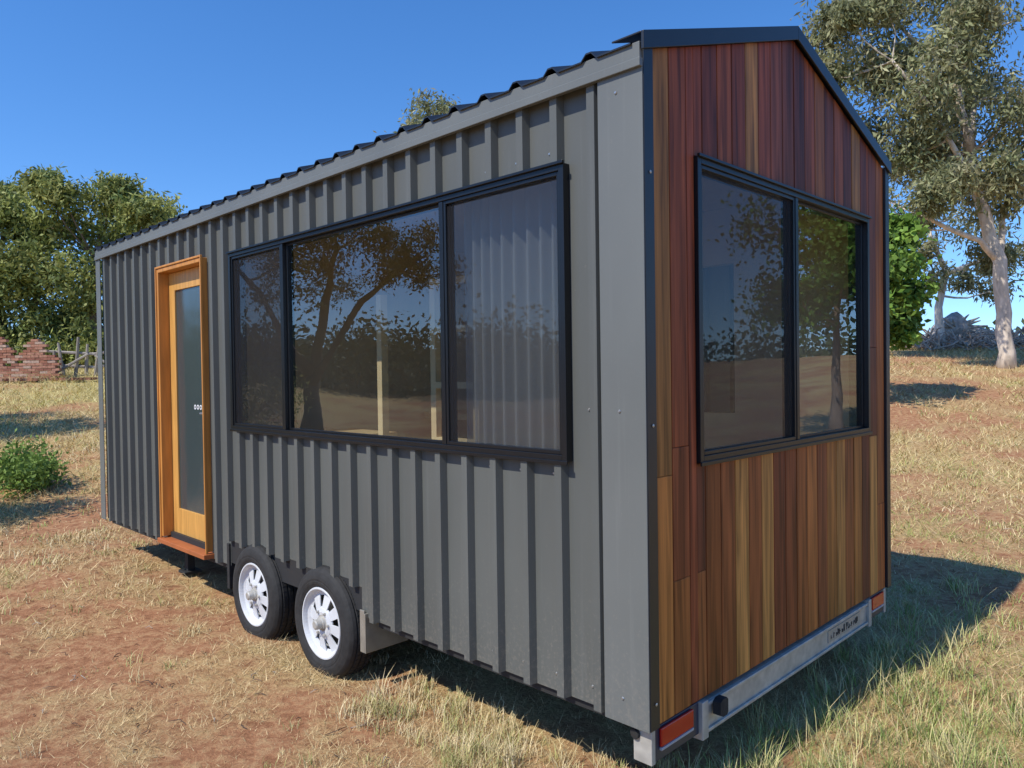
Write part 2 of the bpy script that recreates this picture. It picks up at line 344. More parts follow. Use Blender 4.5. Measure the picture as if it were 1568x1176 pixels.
mb.build('interior_walls',M_liner,house)
mb=MB(); mb.box(.075,WID-.075,.075,LEN-.07,.4895,.50); mb.build('floor',M_pine,house)
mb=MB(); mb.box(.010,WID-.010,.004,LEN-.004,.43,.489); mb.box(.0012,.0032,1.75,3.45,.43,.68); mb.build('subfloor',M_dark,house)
mb=MB()
mb.box(.80,.84,1.75,1.80,.5,2.30); mb.box(.80,.84,2.15,2.20,.5,2.30)
for z in(.9,1.25,1.6,1.95,2.25): mb.box(.80,.84,1.80,2.15,z,z+.04)
mb.box(1.7,2.3,2.35,3.4,1.32,1.37); mb.box(.55,.60,2.38,2.43,.5,2.2)
mb.box(.35,.9,2.7,3.3,1.25,1.29)
mb.box(1.9,1.95,.3,.36,.5,2.6)
mb.build('interior_shelf_and_bench',M_pine,house)
# gable boards
mb=MB(); bw=.1176; x=.024
pal=[(.21,.052,.020),(.26,.074,.026),(.30,.098,.028),(.14,.036,.017),(.17,.048,.022),(.23,.060,.020)]
pal2=[(.38,.145,.034),(.33,.11,.028),(.46,.21,.055),(.27,.082,.024),(.36,.16,.042),(.29,.088,.024),(.21,.058,.020)]
while x+bw<2.380:
    xa,xb=x+.0026,x+bw-.0026
    def pieces(z0,ztop):
        cur=z0; out=[]
        while True:
            ln=random.choice([.5,.9,1.6,2.2,2.8,3.2,3.2])
            if cur+ln>ztop-.3: out.append((cur,None)); break
            out.append((cur,cur+ln)); cur+=ln
        return out
    top=min(zl(xa),zl(xb))-.055
    if xb<=GWIN[0] or xa>=GWIN[1]: parts=[(xa,xb,ZB-.002,top)]
    else:
        parts=[]
        if xa<GWIN[0]-.01: parts.append((xa,GWIN[0]-.002,ZB-.002,top)); xi_=GWIN[0]-.0019
        else: xi_=xa
        if xb>GWIN[1]+.01: parts.append((GWIN[1]+.002,xb,ZB-.002,top)); xo_=GWIN[1]+.0019
        else: xo_=xb
        parts+=[(xi_,xo_,ZB-.002,GWIN[2]-.003),(xi_,xo_,GWIN[3]+.003,top)]
    dy=random.uniform(-.0012,.0012)
    for xa_,xb_,z0,z1 in parts:
        for a,b_ in pieces(z0,z1):
            e=(b_-.0012) if b_ else None
            low=(a<1.2 and (xb_-xa_)>.1)
            c_=random.choice(pal2 if random.random()<(.66 if low else .25) else pal); jj=random.uniform(.8,1.25)
            c_=tuple(v*jj for v in c_)
            if e is None:
                if z1>2.6: za,zb_=zl(xa_)-.056,zl(xb_)-.056
                else: za=zb_=z1
            else: za=zb_=e
            if xa_<1.2<xb_ and e is None and z1>2.6:
                mb.prism([(xa_,a),(xb_,a),(xb_,zb_),(1.2,zl(1.2)-.056),(xa_,za)],'y',-.022+dy,-.003,c_)
            else: mb.prism([(xa_,a),(xb_,a),(xb_,zb_),(xa_,za)],'y',-.022+dy,-.003,c_)
    x+=bw
mb.build('gable_timber_cladding',M_wood,house,bevel=.0025)
mb=MB(); 
for a,b_,z0,z1 in wallrects(.02,2.38,ZB+.01,2.8,[GWIN]): mb.box(a,b_,-.0029,-.0012,z0,z1)
mb.build('gable_backing',M_dark,house)
# windows
def window(nm,MAP,W,Hh,mull,screens):
    fb=.026; mb=MB()
    def bx(a0,a1,z0,z1,d0,d1): mb.box(a0,a1,d0,d1,z0,z1,M=lambda a,d,z:MAP(a,d,z))
    bx(0,fb,0,Hh,-.07,.038); bx(W-fb,W,0,Hh,-.07,.038); bx(fb,W-fb,Hh-fb,Hh,-.07,.038); bx(fb,W-fb,0,fb,-.07,.038)
    bx(-.006,W+.006,-.012,.004,.0385,.046); bx(-.006,W+.006,Hh-.004,Hh+.008,.0385,.050)
    eds=[fb]+mull+[W-fb]; mw=.014
    for m_ in mull: bx(m_-mw,m_+mw,fb,Hh-fb,-.04,.034)
    gb=MB(); sb=MB()
    for i in range(len(eds)-1):
        a0=eds[i]+(mw if i>0 else 0); a1=eds[i+1]-(mw if i<len(eds)-2 else 0)
        if i in screens:
            sw=.016
            bx(a0,a0+sw,fb,Hh-fb,.012,.030); bx(a1-sw,a1,fb,Hh-fb,.012,.030); bx(a0+sw,a1-sw,fb,fb+sw,.012,.030); bx(a0+sw,a1-sw,Hh-fb-sw,Hh-fb,.012,.030)
            sb.add([MAP(a,.020,z) for a,z in((a0+.01,fb+.01),(a1-.01,fb+.01),(a1-.01,Hh-fb-.01),(a0+.01,Hh-fb-.01))],[(0,1,2,3)])
        dg=.004
        sw=.013
        bx(a0,a0+sw,fb,Hh-fb,dg-.014,dg+.0055); bx(a1-sw,a1,fb,Hh-fb,dg-.014,dg+.0055); bx(a0+sw,a1-sw,fb,fb+sw,dg-.014,dg+.0055); bx(a0+sw,a1-sw,Hh-fb-sw,Hh-fb,dg-.014,dg+.0055)
        gb.add([MAP(a,dg,z) for a,z in((a0+.005,fb+.005),(a1-.005,fb+.005),(a1-.005,Hh-fb-.005),(a0+.005,Hh-fb-.005))],[(0,1,2,3)])
    mb.build(nm+'_frame',M_frame,house,bevel=.0018); gb.build(nm+'_glass',M_glass,house,recalc=False)
    if sb.v: sb.build(nm+'_fly_screen',M_screen,house,recalc=False)
window('long_window',lambda a,d,z:(-d,WIN[0]+a,WIN[2]+z),WIN[1]-WIN[0],WIN[3]-WIN[2],[.742,2.216],[0,2])
window('gable_window',lambda a,d,z:(GWIN[0]+a,-d,GWIN[2]+z),GWIN[1]-GWIN[0],GWIN[3]-GWIN[2],[.884],[0])
m,nt,p=mkmat('sheer_curtain'); o=nt.nodes['Material Output']; p.inputs['Base Color'].default_value=(.5,.51,.53,1); p.inputs['Roughness'].default_value=.9
tr=nt.nodes.new('ShaderNodeBsdfTransparent'); ms=nt.nodes.new('ShaderNodeMixShader'); ms.inputs[0].default_value=.6
nt.links.new(tr.outputs[0],ms.inputs[1]); nt.links.new(p.outputs[0],ms.inputs[2]); nt.links.new(ms.outputs[0],o.inputs[0])
mb=MB(); pts=[(.12+.022*math.sin(t*95+2*math.sin(t*9)),.36+t) for t in np.linspace(0,.72,150)]
for a,b_ in zip(pts[:-1],pts[1:]): mb.add([(a[0],a[1],1.2),(b_[0],b_[1],1.2),(b_[0],b_[1],2.55),(a[0],a[1],2.55)],[(0,1,2,3)])
mb.build('curtain',m,house,recalc=False)
# door
mb=MB(); y0,y1,z0,z1=DOOR
mb.box(-.046,.10,y0,y0+.024,z0,z1); mb.box(-.046,.10,y1-.030,y1,z0,z1); mb.box(-.046,.10,y0+.024,y1-.030,z1-.030,z1)
mb.box(-.054,-.037,y0-.010,y0-.001,z0-.01,z1+.016); mb.box(-.054,-.037,y1+.001,y1+.016,z0-.01,z1+.016); mb.box(-.054,-.037,y0-.001,y1+.001,z1+.001,z1+.016)
mb.build('door_frame',M_door,house,bevel=.003)
mb=MB(); mb.box(-.075,.10,y0-.02,y1+.02,z0-.045,z0-.012); mb.build('door_sill',simple('red_timber_sill',(.36,.11,.035),.5,0,.2,6),house,bevel=.004)
mb=MB(); a,b_=y0+.026,y1-.032; xi,xo=.075,.035
mb.box(xo,xi,a,a+.105,z0,z1-.032); mb.box(xo,xi,b_-.105,b_,z0,z1-.032); mb.box(xo,xi,a+.105,b_-.105,z0,z0+.22); mb.box(xo,xi,a+.105,b_-.105,z1-.17,z1-.032)
mb.build('door_leaf',simple('golden_timber',(.58,.30,.075),.42,0,.25,5,.08,vs=(6,6,.6)),house,bevel=.003)
mb=MB(); mb.box(.048,.062,a+.10,b_-.10,z0+.21,z1-.16); mb.build('door_glass',M_frost,house)
mb=MB()
for k in range(4): mb.lathe([(-.001,.010),(-.001,.018),(.0,.018)],(.0465,a+.19+k*.050,1.47),16)
mb.build('door_ring_markings',simple('white_vinyl',(.8,.8,.8),.5),house)
mb=MB(); mb.tube([(.034,a+.055,1.43),(.0,a+.055,1.43)],[.011,.011],10); mb.tube([(-.0,a+.03,1.43),(-.0,a+.14,1.43)],[.009,.008],10); mb.build('door_handle',M_steel,house,smooth=False)
# screws
mb=MB()
def screw(x_,y_,z_,ax):
    r=.0065
    if ax=='x': mb.lathe([(-.004,.0001),(-.004,r*.6),(0,r)],(x_,y_,z_),8)
    else: mb.add([(x_+r*math.cos(t),y_-.003,z_+r*math.sin(t)) for t in np.linspace(0,2*math.pi,8,endpoint=False)]+[(x_,y_-.006,z_)],[(i,(i+1)%8,8) for i in range(8)])
k=.205+.05
while k<LEN-.1:
    iw=WIN[0]<k<WIN[1]; idr=DOOR[0]-.03<k<DOOR[1]+.03; ia=ARCH[0]<k<ARCH[1]
    if not idr:
        screw(-.001,k,.48 if not ia else .66,'x'); 
        if iw: screw(-.001,k,WIN[2]-.055,'x'); screw(-.001,k,WIN[3]+.06,'x')
        elif k<WIN[0] or k>WIN[1]: screw(-.001,k,1.55,'x')
    k+=.185
for z in(.5,1.55,2.7): screw(-.044,.08,z,'x')
for z in(.5,1.5,2.4): screw(-.005,-.037,z,'y')
mb.build('cladding_screws',M_steel,house)
# chassis
mb=MB()
for x_ in(.35,1.95): mb.box(x_,x_+.08,.1,LEN-.05,.28,.428)
for k in np.arange(.5,5.6,.75): mb.box(.06,WID-.06,k,k+.05,.36,.428)
mb.box(.1,2.3,2.13,2.19,.25,.31); mb.box(.1,2.3,2.94,3.0,.25,.31)
mb.box(.02,.06,.05,1.7,.37,.428); mb.box(.02,.06,3.45,LEN-.05,.37,.428)
mb.box(.25,.31,4.75,4.81,.08,.36); mb.box(.21,.35,4.71,4.85,.06,.08)
mb.box(.03,.26,1.78,3.43,.655,.668); mb.box(.03,.26,3.42,3.43,.36,.65); mb.box(.26,.27,1.78,3.43,.36,.668)
mb.build('trailer_chassis',M_dark,house,bevel=.003)
mb=MB()
mb.box(.36,2.08,-.020,.05,.265,.385); mb.box(.36,2.08,-.03,-.020,.265,.280); mb.box(.36,2.08,-.03,-.020,.370,.385)
mb.box(-.01,.015,-.02,.06,.27,.400); mb.box(.315,.36,-.035,.05,.25,.400); mb.box(2.08,2.12,-.035,.05,.25,.400)
mb.box(2.36,2.39,-.02,.10,.26,.400)
mb.build('rear_beam',M_galv,house,bevel=.003)
mb=MB()
for s0,s1 in((.016,.314),(2.121,2.359)):
    mb.box(s0,s1,-.018,.06,.275,.402)
mb.build('lamp_housing',simple('navy_plastic',(.03,.035,.06),.35),house,bevel=.003)
mb=MB(); mb.box(.04,.26,-.030,-.0185,.325,.394); mb.box(2.15,2.33,-.030,-.0185,.325,.394)
mb.build('tail_lamp_lens',M_red,house,bevel=.004)
mb=MB(); mb.box(.04,.26,-.030,-.0185,.312,.3225); mb.box(2.15,2.33,-.030,-.0185,.312,.3225); mb.build('white_reflector_strip',simple('white_plastic',(.40,.40,.42),.3),house,bevel=.002)
mb=MB(); 
mb.prism([(.40,.33),(.40,.38),(.42,.39),(.45,.39),(.46,.38),(.46,.33),(.45,.32),(.42,.32)],'y',-.065,-.0305)
mb.tube([(.16,.02,.385),(-.02,.05,.37)],[.02,.02],10); mb.build('rubber_buffer_and_drain',M_rub,house)
mb=MB(); mb.box(1.55,1.98,-.0235,-.0205,.30,.36); mb.build('name_plate',simple('plate',(.40,.38,.34),.5,.4),house)
mb=MB(); xx=1.58
while xx<1.95:
    hgt=random.choice([.02,.035,.028]); mb.box(xx,xx+.004,-.0255,-.0237,.312,.312+hgt); 
    mb.box(xx+.0045,xx+.014,-.0255,-.0237,.312+hgt*random.choice([0,.45,.85]),.316+hgt*random.choice([0,.45,.85])+.003); xx+=random.choice([.02,.024,.034])
mb.build('plate_lettering',M_dark,house)
# mudguards
M_mud=simple('mudguard_zinc',(.34,.32,.27),.35,.4,.2,12)
mb=MB()
mb.box(-.02,.26,1.765,1.775,.225,.435); mb.box(-.02,-.012,1.775,1.815,.225,.45)
mb.build('mudguard',M_mud,house,bevel=.002)
mb=MB(); mb.box(-.015,.05,3.385,3.419,.25,.56); mb.build('mud_flap',M_rub,house,bevel=.004)
# wheels
def wheel(nm,cy,side=1,x0=-.055):
    R=.312; cz=R-.008
    def Xs(p): return [(x_*side,r) for x_,r in p]
    ox=x0 if side==1 else WID-x0
    e=bpy.data.objects.new(nm,None); COL.objects.link(e); e.parent=house
    mb=MB(); prof=[(.014,.200),(.003,.206),(-.004,.222),(-.0055,.235),(-.004,.237),(-.006,.25),(-.003,.266),(.001,.277),(.006,.288),(.012,.295),(.022,.304),(.036,.309),(.040,.310),(.042,.303),(.048,.303),(.050,.312),(.078,.313),(.080,.304),(.087,.304),(.089,.313),(.115,.312),(.117,.303),(.124,.303),(.126,.311),(.150,.307),(.175,.29),(.186,.26),(.186,.22),(.175,.198)]
    mb.lathe(Xs(prof),(ox,cy,cz),80)
    for k in range(64):
        t=2*math.pi*k/64+.04
        for xa,xb in((.051,.077),(.090,.114),(.127,.147)):
            pts=[]
            for x_ in(xa,xb):
                for r in(.300,.3150):
                    for dt in(-.036,.036): pts.append((ox+side*x_,cy+r*math.cos(t+dt),cz+r*math.sin(t+dt)))
            mb.add(pts,[(0,1,3,2),(4,6,7,5),(0,4,5,1),(2,3,7,6),(0,2,6,4),(1,5,7,3)])
    mb.build('tyre',M_rub,e)
    mb=MB()
    mb.lathe(Xs([(.010,.202),(.003,.198),(.003,.190),(.016,.184),(.028,.180),(.034,.170),(.040,.160),(.044,.150),(.05,.156),(.17,.19)]),(ox,cy,cz),56)
    mb.lathe(Xs([(.014,.046),(.012,.062),(.018,.082),(.024,.090),(.030,.091)]),(ox,cy,cz),40)
    for k in range(8):
        t=2*math.pi*k/8+.2
        def P(x_,r,off): return (ox+side*x_,cy+r*math.cos(t)-off*math.sin(t),cz+r*math.sin(t)+off*math.cos(t))
        vs=[P(.019,.080,-.024),P(.019,.080,.024),P(.038,.166,.036),P(.038,.166,-.036),P(.027,.080,-.024),P(.027,.080,.024),P(.046,.166,.036),P(.046,.166,-.036)]
        mb.add(vs,[(0,1,2,3),(4,7,6,5),(0,4,5,1),(1,5,6,2),(2,6,7,3),(3,7,4,0)])
    mb.build('rim',M_white,e,bevel=.001)
    mb=MB(); mb.lathe(Xs([(-.035,.0001),(-.035,.020),(-.030,.027),(.0,.030),(.002,.036),(.014,.038),(.014,.050)]),(ox,cy,cz),24)
    for k in range(6):
        t=2*math.pi*k/6; mb.lathe(Xs([(.0,.0001),(.0,.007),(.018,.009)]),(ox,cy+.066*math.cos(t),cz+.066*math.sin(t)),6)
    mb.build('hub',M_galv,e)
    mb=MB(); mb.lathe(Xs([(.085,.0001),(.085,.170)]),(ox,cy,cz),32); mb.build('brake_backing',M_dark,e)
wheel('trailer_wheel',2.16); wheel('trailer_wheel_b',2.97); wheel('trailer_wheel_c',2.16,-1); wheel('trailer_wheel_d',2.97,-1)

# ------------------------------------------------------------ trees
M_leaf=attrmat('leaf',.6,.3,0,spec=.25)
M_bark=attrmat('bark',.85,0,.3,(9,9,3),.2,.8,offs=0)
def leaves(C,L,W,cols,droop=0):
    n=len(C); d=rng.normal(size=(n,3)); d[:,2]-=droop*1.2; d/=np.linalg.norm(d,axis=1)[:,None]
    q=rng.normal(size=(n,3)); s=np.cross(d,q); s/=np.linalg.norm(s,axis=1)[:,None]
    l=L*(.6+.8*rng.random(n))[:,None]; w_=W*(.6+.8*rng.random(n))[:,None]
    V=np.stack([C,C+d*l*.5+s*w_*.5,C+d*l,C+d*l*.5-s*w_*.5],1).reshape(-1,3)
    return V,np.repeat(cols,4,0)
def tree(name,base,trunks,clumps,leafcols,barkcol,per=1500,L=.12,W=.05,droop=0,nsub=34,spread=.2,tw=5,flat=.8,hang=0):
    e=empty(name,base); b=Vector(base); mb=MB(); nodes=[]
    for pts,r0,r1 in trunks:
        P=[Vector(p)-b for p in pts]
        Q=[]
        for i in range(len(P)-1):
            for t in(0,.34,.67): Q.append(P[i].lerp(P[i+1],t)+Vector((random.uniform(-1,1),random.uniform(-1,1),0))*r0*.25*(1 if i or t else 0))
        Q.append(P[-1]); n=len(Q); rad=[r0+(r1-r0)*i/(n-1) for i in range(n)]
        if r0>.1: rad[0]*=1.35
        mb.tube(Q,rad,9,barkcol); nodes+=[(q,r) for q,r in zip(Q[2:],rad[2:])]
    Vs=[];Cs=[]
    lc=np.array(leafcols)
    for cx,cy,cz,r in clumps:
        c_=Vector((cx,cy,cz))-b
        q,qr=min(nodes,key=lambda a:(a[0]-c_).length+max(0,(a[0].z-c_.z))*1.5)
        mid=q.lerp(c_,.5)+Vector((random.uniform(-.2,.2),random.uniform(-.2,.2),-.08*(c_-q).length))
        r1=min(qr*.6,.03+.02*r); mb.tube([q,q.lerp(mid,.5)+Vector((0,0,-.03)),mid,mid.lerp(c_,.5),c_],[r1,r1*.85,r1*.7,r1*.5,r1*.3],6,barkcol,cap=False)
        d=rng.normal(size=(nsub,3)); d/=np.linalg.norm(d,axis=1)[:,None]
        S=d*(rng.random(nsub)**.45)[:,None]*r; S[:,2]*=flat; S+=np.array(c_)
        for s in S[:tw]:
            s=Vector(s); mb.tube([mid.lerp(c_,.6),c_.lerp(s,.5)+Vector((0,0,.05*r)),s],[r1*.35,r1*.22,r1*.08],4,barkcol,cap=False)
        m_=max(1,per//nsub)
        sr=spread*r*(.6+.8*rng.random(nsub))
        Cc=np.repeat(S,m_,0)+rng.normal(size=(nsub*m_,3))*np.repeat(sr,m_)[:,None]*np.array([1,1,.75])
        if hang: Cc[:,2]-=np.abs(rng.normal(size=len(Cc)))*r*.18*hang
        base_c=lc[rng.integers(0,len(lc),nsub)]*(.7+.6*rng.random((nsub,1)))
        col=np.repeat(base_c,m_,0)*(.8+.4*rng.random((nsub*m_,1)))
        V_,C_=leaves(Cc,L,W,col,droop); Vs.append(V_); Cs.append(C_)
    mb.build('trunk_and_limbs',M_bark,e,smooth=True,recalc=False)
    npmesh('foliage',np.concatenate(Vs),4,np.concatenate(Cs),M_leaf,e)
    return e
def gz_(x,y): return float(H(x,y))
def at_(px,py,Y): # survey measurement -> metres at depth Y
    return ((px-784)/1150*Y,Y,1.7+(569-.0143*(px-784)-py)*Y/1150)
EUC=[(.26,.265,.125),(.31,.305,.16),(.18,.20,.09),(.37,.345,.19),(.24,.25,.125)]
PEP=[(.24,.27,.075),(.30,.33,.095),(.15,.19,.055),(.36,.37,.12)]
GRN=[(.10,.20,.03),(.14,.26,.04),(.06,.13,.025)]
Y=20.
cl=[]
for px,py,r in [(1300,25,34),(1330,110,50),(1290,100,34),(1372,160,50),(1400,60,45),(1440,225,46),(1370,235,36),(1345,190,34),(1405,290,38),(1520,180,45),(1540,95,45),(1480,285,32),(1550,300,42),(1430,145,42),(1505,45,38),(1565,220,45),(1370,-5,40),(1450,-25,45),(1530,-30,50),(1590,20,60),(1610,130,60),(1620,250,50),(1320,-60,45),(1400,-90,60),(1480,-110,60),(1480,190,30),(1385,320,24),(1300,155,26),(1275,50,20),(1560,380,26),(1440,60,28),(1330,30,30),(1360,100,34),(1475,240,30),(1400,200,38),(1290,15,22),(1320,240,30),(1415,110,34),(1500,130,34),(1520,260,30),(1270,110,20),(1430,330,22)]:
    x_,y_,z_=at_(px,py,Y); cl.append((x_,Y+random.uniform(-1.6,1.6),z_,r*Y/1150*1.2))
bx_,by_,_=at_(1540,548,Y); bz=gz_(bx_,by_)-.1
T=lambda px,py,dy=0: (at_(px,py,Y)[0],Y+dy,at_(px,py,Y)[2])
tree('eucalyptus_tree',(bx_,by_,bz),[
 ([(bx_,by_,bz),T(1537,480),T(1530,400),T(1508,300,.2),T(1498,230,.3)],.20,.14),
 ([T(1498,230,.3),T(1475,140,.2),T(1462,60,0),T(1468,-40,0)],.13,.07),
 ([T(1498,230,.3),T(1515,140,.6),T(1500,70,.8),T(1528,-20,1)],.10,.05),
 ([T(1530,400),T(1490,372,-.3),T(1440,355,-.4),T(1400,338,-.5)],.09,.04),
 ([T(1508,300,.2),T(1450,250,-.6),T(1400,180,-.8),T(1340,120,-1)],.09,.035),
 ([T(1530,400),T(1555,330,.5),T(1590,240,.8)],.10,.05),
 ([T(1462,100,0),T(1420,60,.4),T(1370,0,.6)],.08,.03),
 ],cl,EUC,(.60,.50,.40),per=1500,L=.18,W=.055,droop=.7,nsub=36,spread=.25,tw=7,hang=.8)
Y=26.; cl=[]
for px,py,r in [(1430,420,26),(1465,330,40),(1420,380,24),(1500,420,22),(1545,440,26),(1570,390,34),(1360,300,40),(1390,250,40),(1530,350,40)]:
    x_,y_,z_=at_(px,py,Y); cl.append((x_,Y+random.uniform(-1,1),z_,r*Y/1150))
x0_=at_(1440,520,Y)[0]; zb_=gz_(x0_,Y)-.1
Tq=lambda px,py: (at_(px,py,Y)[0],Y,at_(px,py,Y)[2])
tree('eucalyptus_tree.001',(x0_,Y,zb_),[([(x0_,Y,zb_),Tq(1438,470),Tq(1450,420),Tq(1420,340)],.16,.06),
 ([Tq(1450,420),Tq(1500,400),Tq(1550,380)],.09,.04)] ,cl,EUC,(.58,.52,.44),per=650,L=.20,W=.06,droop=.7,nsub=26,spread=.26,hang=.8)
Y=15.; cl=[]
for px,py,r in [(1378,362,32),(1392,400,28),(1350,420,40),(1390,450,28),(1396,485,20),(1350,480,40),(1382,510,22),(1320,400,50),(1310,470,50),(1348,350,28)]:
    x_,y_,z_=at_(px,py,Y); cl.append((x_,Y+random.uniform(-.6,.6),z_,r*Y/1150))
x0_=at_(1345,540,Y)[0]; zb_=gz_(x0_,Y)-.05
tree('leafy_green_tree',(x0_,Y,zb_),[([(x0_,Y,zb_),(x0_,Y,zb_+1),(x0_+.1,Y,3.2)],.10,.05)],cl,[(.17,.29,.045),(.23,.36,.065),(.10,.18,.035)],(.25,.2,.15),per=900,L=.13,W=.09,nsub=24,spread=.25)
Y=24.; cl=[]
for px,py,r in [(665,170,26),(640,185,20),(690,178,22),(670,205,30),(630,225,30),(700,225,30),(660,250,40)]:
    x_,y_,z_=at_(px,py,Y); cl.append((x_,Y+random.uniform(-.6,.6),z_,r*Y/1150*1.1))
x0_=at_(665,500,Y)[0]; zb_=gz_(x0_,Y)-.1
tree('eucalyptus_tree.002',(x0_,Y,zb_),[([(x0_,Y,zb_),(x0_,Y,5),(x0_,Y,8.2)],.2,.08)],cl,EUC,(.45,.38,.3),per=450,L=.2,W=.06,droop=.7,nsub=16,spread=.3)
Y=30.
def crown(lst,Y,dy=1.6):
    out=[]
    for px,py,r in lst:
        x_,y_,z_=at_(px,py,Y); out.append((x_,Y+random.uniform(-dy,dy),z_,r*Y/1150*1.15))
    return out
for nm,xc,lst in [('pepper_tree',150,[(165,300,36),(125,305,34),(225,312,30),(95,345,40),(150,355,45),(215,360,45),(245,335,26),(110,410,50),(65,400,42),(150,430,50),(210,430,50),(130,480,48),(85,500,40),(160,530,40),(255,400,40),(180,285,22),(100,295,24),(130,545,36),(95,545,34)]),
                  ('pepper_tree.001',5,[(10,320,36),(42,352,34),(0,385,46),(28,440,48),(55,480,42),(0,500,46),(-40,350,50),(-60,430,60),(-90,300,50),(-110,390,60),(-30,300,34),(-80,490,50),(30,530,36),(-20,285,22),(45,420,40),(60,545,30),(0,545,40)])]:
    x0_=at_(xc,560,Y)[0]; zb_=gz_(x0_,Y)-.1
    tree(nm,(x0_,Y,zb_),[([(x0_,Y,zb_),(x0_+.1,Y,zb_+1.5),(x0_-.2,Y,4.5),(x0_,Y,6.5)],.35,.12),([(x0_,Y,zb_+1.2),(x0_+1.2,Y,4),(x0_+1.6,Y,6)],.2,.08)],crown(lst,Y),PEP,(.2,.15,.11),per=1700,L=.24,W=.09,droop=.5,nsub=44,spread=.22,tw=3,hang=.6)
def genclumps(x,y,z,R,n,rr,fl=.6):
    out=[]
    for _ in range(n):
        d=Vector((random.gauss(0,1),random.gauss(0,1),random.gauss(0,1))).normalized()*random.random()**.4*R
        out.append((x+d.x,y+d.y,z+d.z*fl,rr*random.uniform(.7,1.2)))
    return out
bx0,by0=-16.5,8.3; zb_=gz_(bx0,by0)-.05
tree('acacia_tree',(bx0,by0,zb_),[([(bx0,by0,zb_),(bx0-.2,by0,zb_+1.6),(bx0,by0-.3,3.6),(bx0,by0-.8,5)],.20,.07),([(bx0,by0,zb_+1.3),(bx0,by0-1.4,3.6),(bx0,by0-2.8,4.8)],.11,.04),([(bx0,by0,zb_+1.5),(bx0+.2,by0+1.2,3.8),(bx0,by0+2.2,4.8)],.11,.04)],genclumps(bx0,by0-1.0,4.75,3.3,22,.62,.38),[(.06,.09,.025),(.05,.07,.02)],(.08,.06,.045),per=600,L=.11,W=.05,nsub=20,spread=.3)
bx0,by0=-12.4,12.6; zb_=gz_(bx0,by0)-.05
tree('acacia_tree.001',(bx0,by0,zb_),[([(bx0,by0,zb_),(bx0,by0,2.),(bx0,by0-.3,4.2)],.16,.06)],genclumps(bx0,by0,4.3,2.1,18,.65,.5),PEP,(.1,.08,.06),per=600,L=.15,W=.07,nsub=16,spread=.3)
bx0,by0=13.8,9.3; zb_=gz_(bx0,by0)-.05
tree('leafy_green_tree.001',(bx0,by0,zb_),[([(bx0,by0,zb_),(bx0,by0,1.6),(bx0,by0,3.2)],.16,.07)],genclumps(bx0+.2,by0+.3,3.9,2.2,24,.7,.8),GRN,(.2,.15,.12),per=700,L=.13,W=.08,nsub=18,spread=.28)
# distant treeline all around (one mass)
C=[];cc=[];sz=[]
for k in range(800):
    t=random.random()*2*math.pi; r=random.uniform(95,140); hgt=random.uniform(1,5.5)
    x_,y_=r*math.cos(t),r*math.sin(t)+4
    n=50; pts=np.array([x_,y_,gz_(x_,y_)+hgt*.5])+rng.normal(size=(n,3))*np.array([2.2,2.2,hgt*.3]); C.append(pts)
    cc.append(np.tile(np.array(random.choice([(.09,.12,.05),(.12,.14,.07),(.07,.10,.04)])),(n,1)))
Va,Ca=leaves(np.concatenate(C),.9,.6,np.concatenate(cc)); C=[];cc=[]
for k in range(170):
    x_=random.uniform(-54,-42); y_=random.uniform(-24,34); hgt=random.uniform(2.6,6.2)
    n=700; pts=np.array([x_,y_,hgt*.42])+rng.normal(size=(n,3))*np.array([1.4,1.4,hgt*.22]); C.append(pts)
    cc.append(np.tile(np.array(random.choice([(.09,.11,.05),(.06,.08,.035),(.12,.13,.07)])),(n,1)))
Vb,Cb=leaves(np.concatenate(C),.42,.24,np.concatenate(cc)); npmesh('distant_treeline',np.concatenate([Va,Vb]),4,np.concatenate([Ca,Cb]),M_leaf)
sx0,sy0=-7.55,7.75
e=empty('shrub',(sx0,sy0,gz_(sx0,sy0)))
V_,C_=[],[]
cl=genclumps(0,0,1.25,1.5,28,.5,.75); mb=MB()
for c_ in cl:
    mb.tube([(0,0,0),(c_[0]*.4,c_[1]*.4,c_[2]*.6),(c_[0],c_[1],c_[2])],[.03,.02,.008],5,(.15,.1,.07))
    pts=np.array(c_[:3])+rng.normal(size=(900,3))*c_[3]*.45; a_,b_=leaves(pts,.07,.03,np.array(random.choice(PEP))*(.7+.6*rng.random((900,1)))); V_.append(a_);C_.append(b_)
mb.build('stems',M_bark,e); npmesh('foliage',np.concatenate(V_),4,np.concatenate(C_),M_leaf,e)
sx0,sy0=-6.6,9.9
e=empty('shrub.001',(sx0,sy0,gz_(sx0,sy0))); mb=MB(); V_,C_=[],[]
for c_ in genclumps(0,0,.28,.6,14,.22,.4):
    mb.tube([(0,0,0),(c_[0]*.5,c_[1]*.5,c_[2]*.6),(c_[0],c_[1],c_[2])],[.012,.009,.004],4,(.15,.1,.07))
    pts=np.array(c_[:3])+rng.normal(size=(260,3))*c_[3]*.5; a_,b_=leaves(pts,.07,.035,np.array((.20,.30,.07))*(.7+.6*rng.random((260,1)))); V_.append(a_);C_.append(b_)
mb.build('stems',M_bark,e); npmesh('foliage',np.concatenate(V_),4,np.concatenate(C_),M_leaf,e)

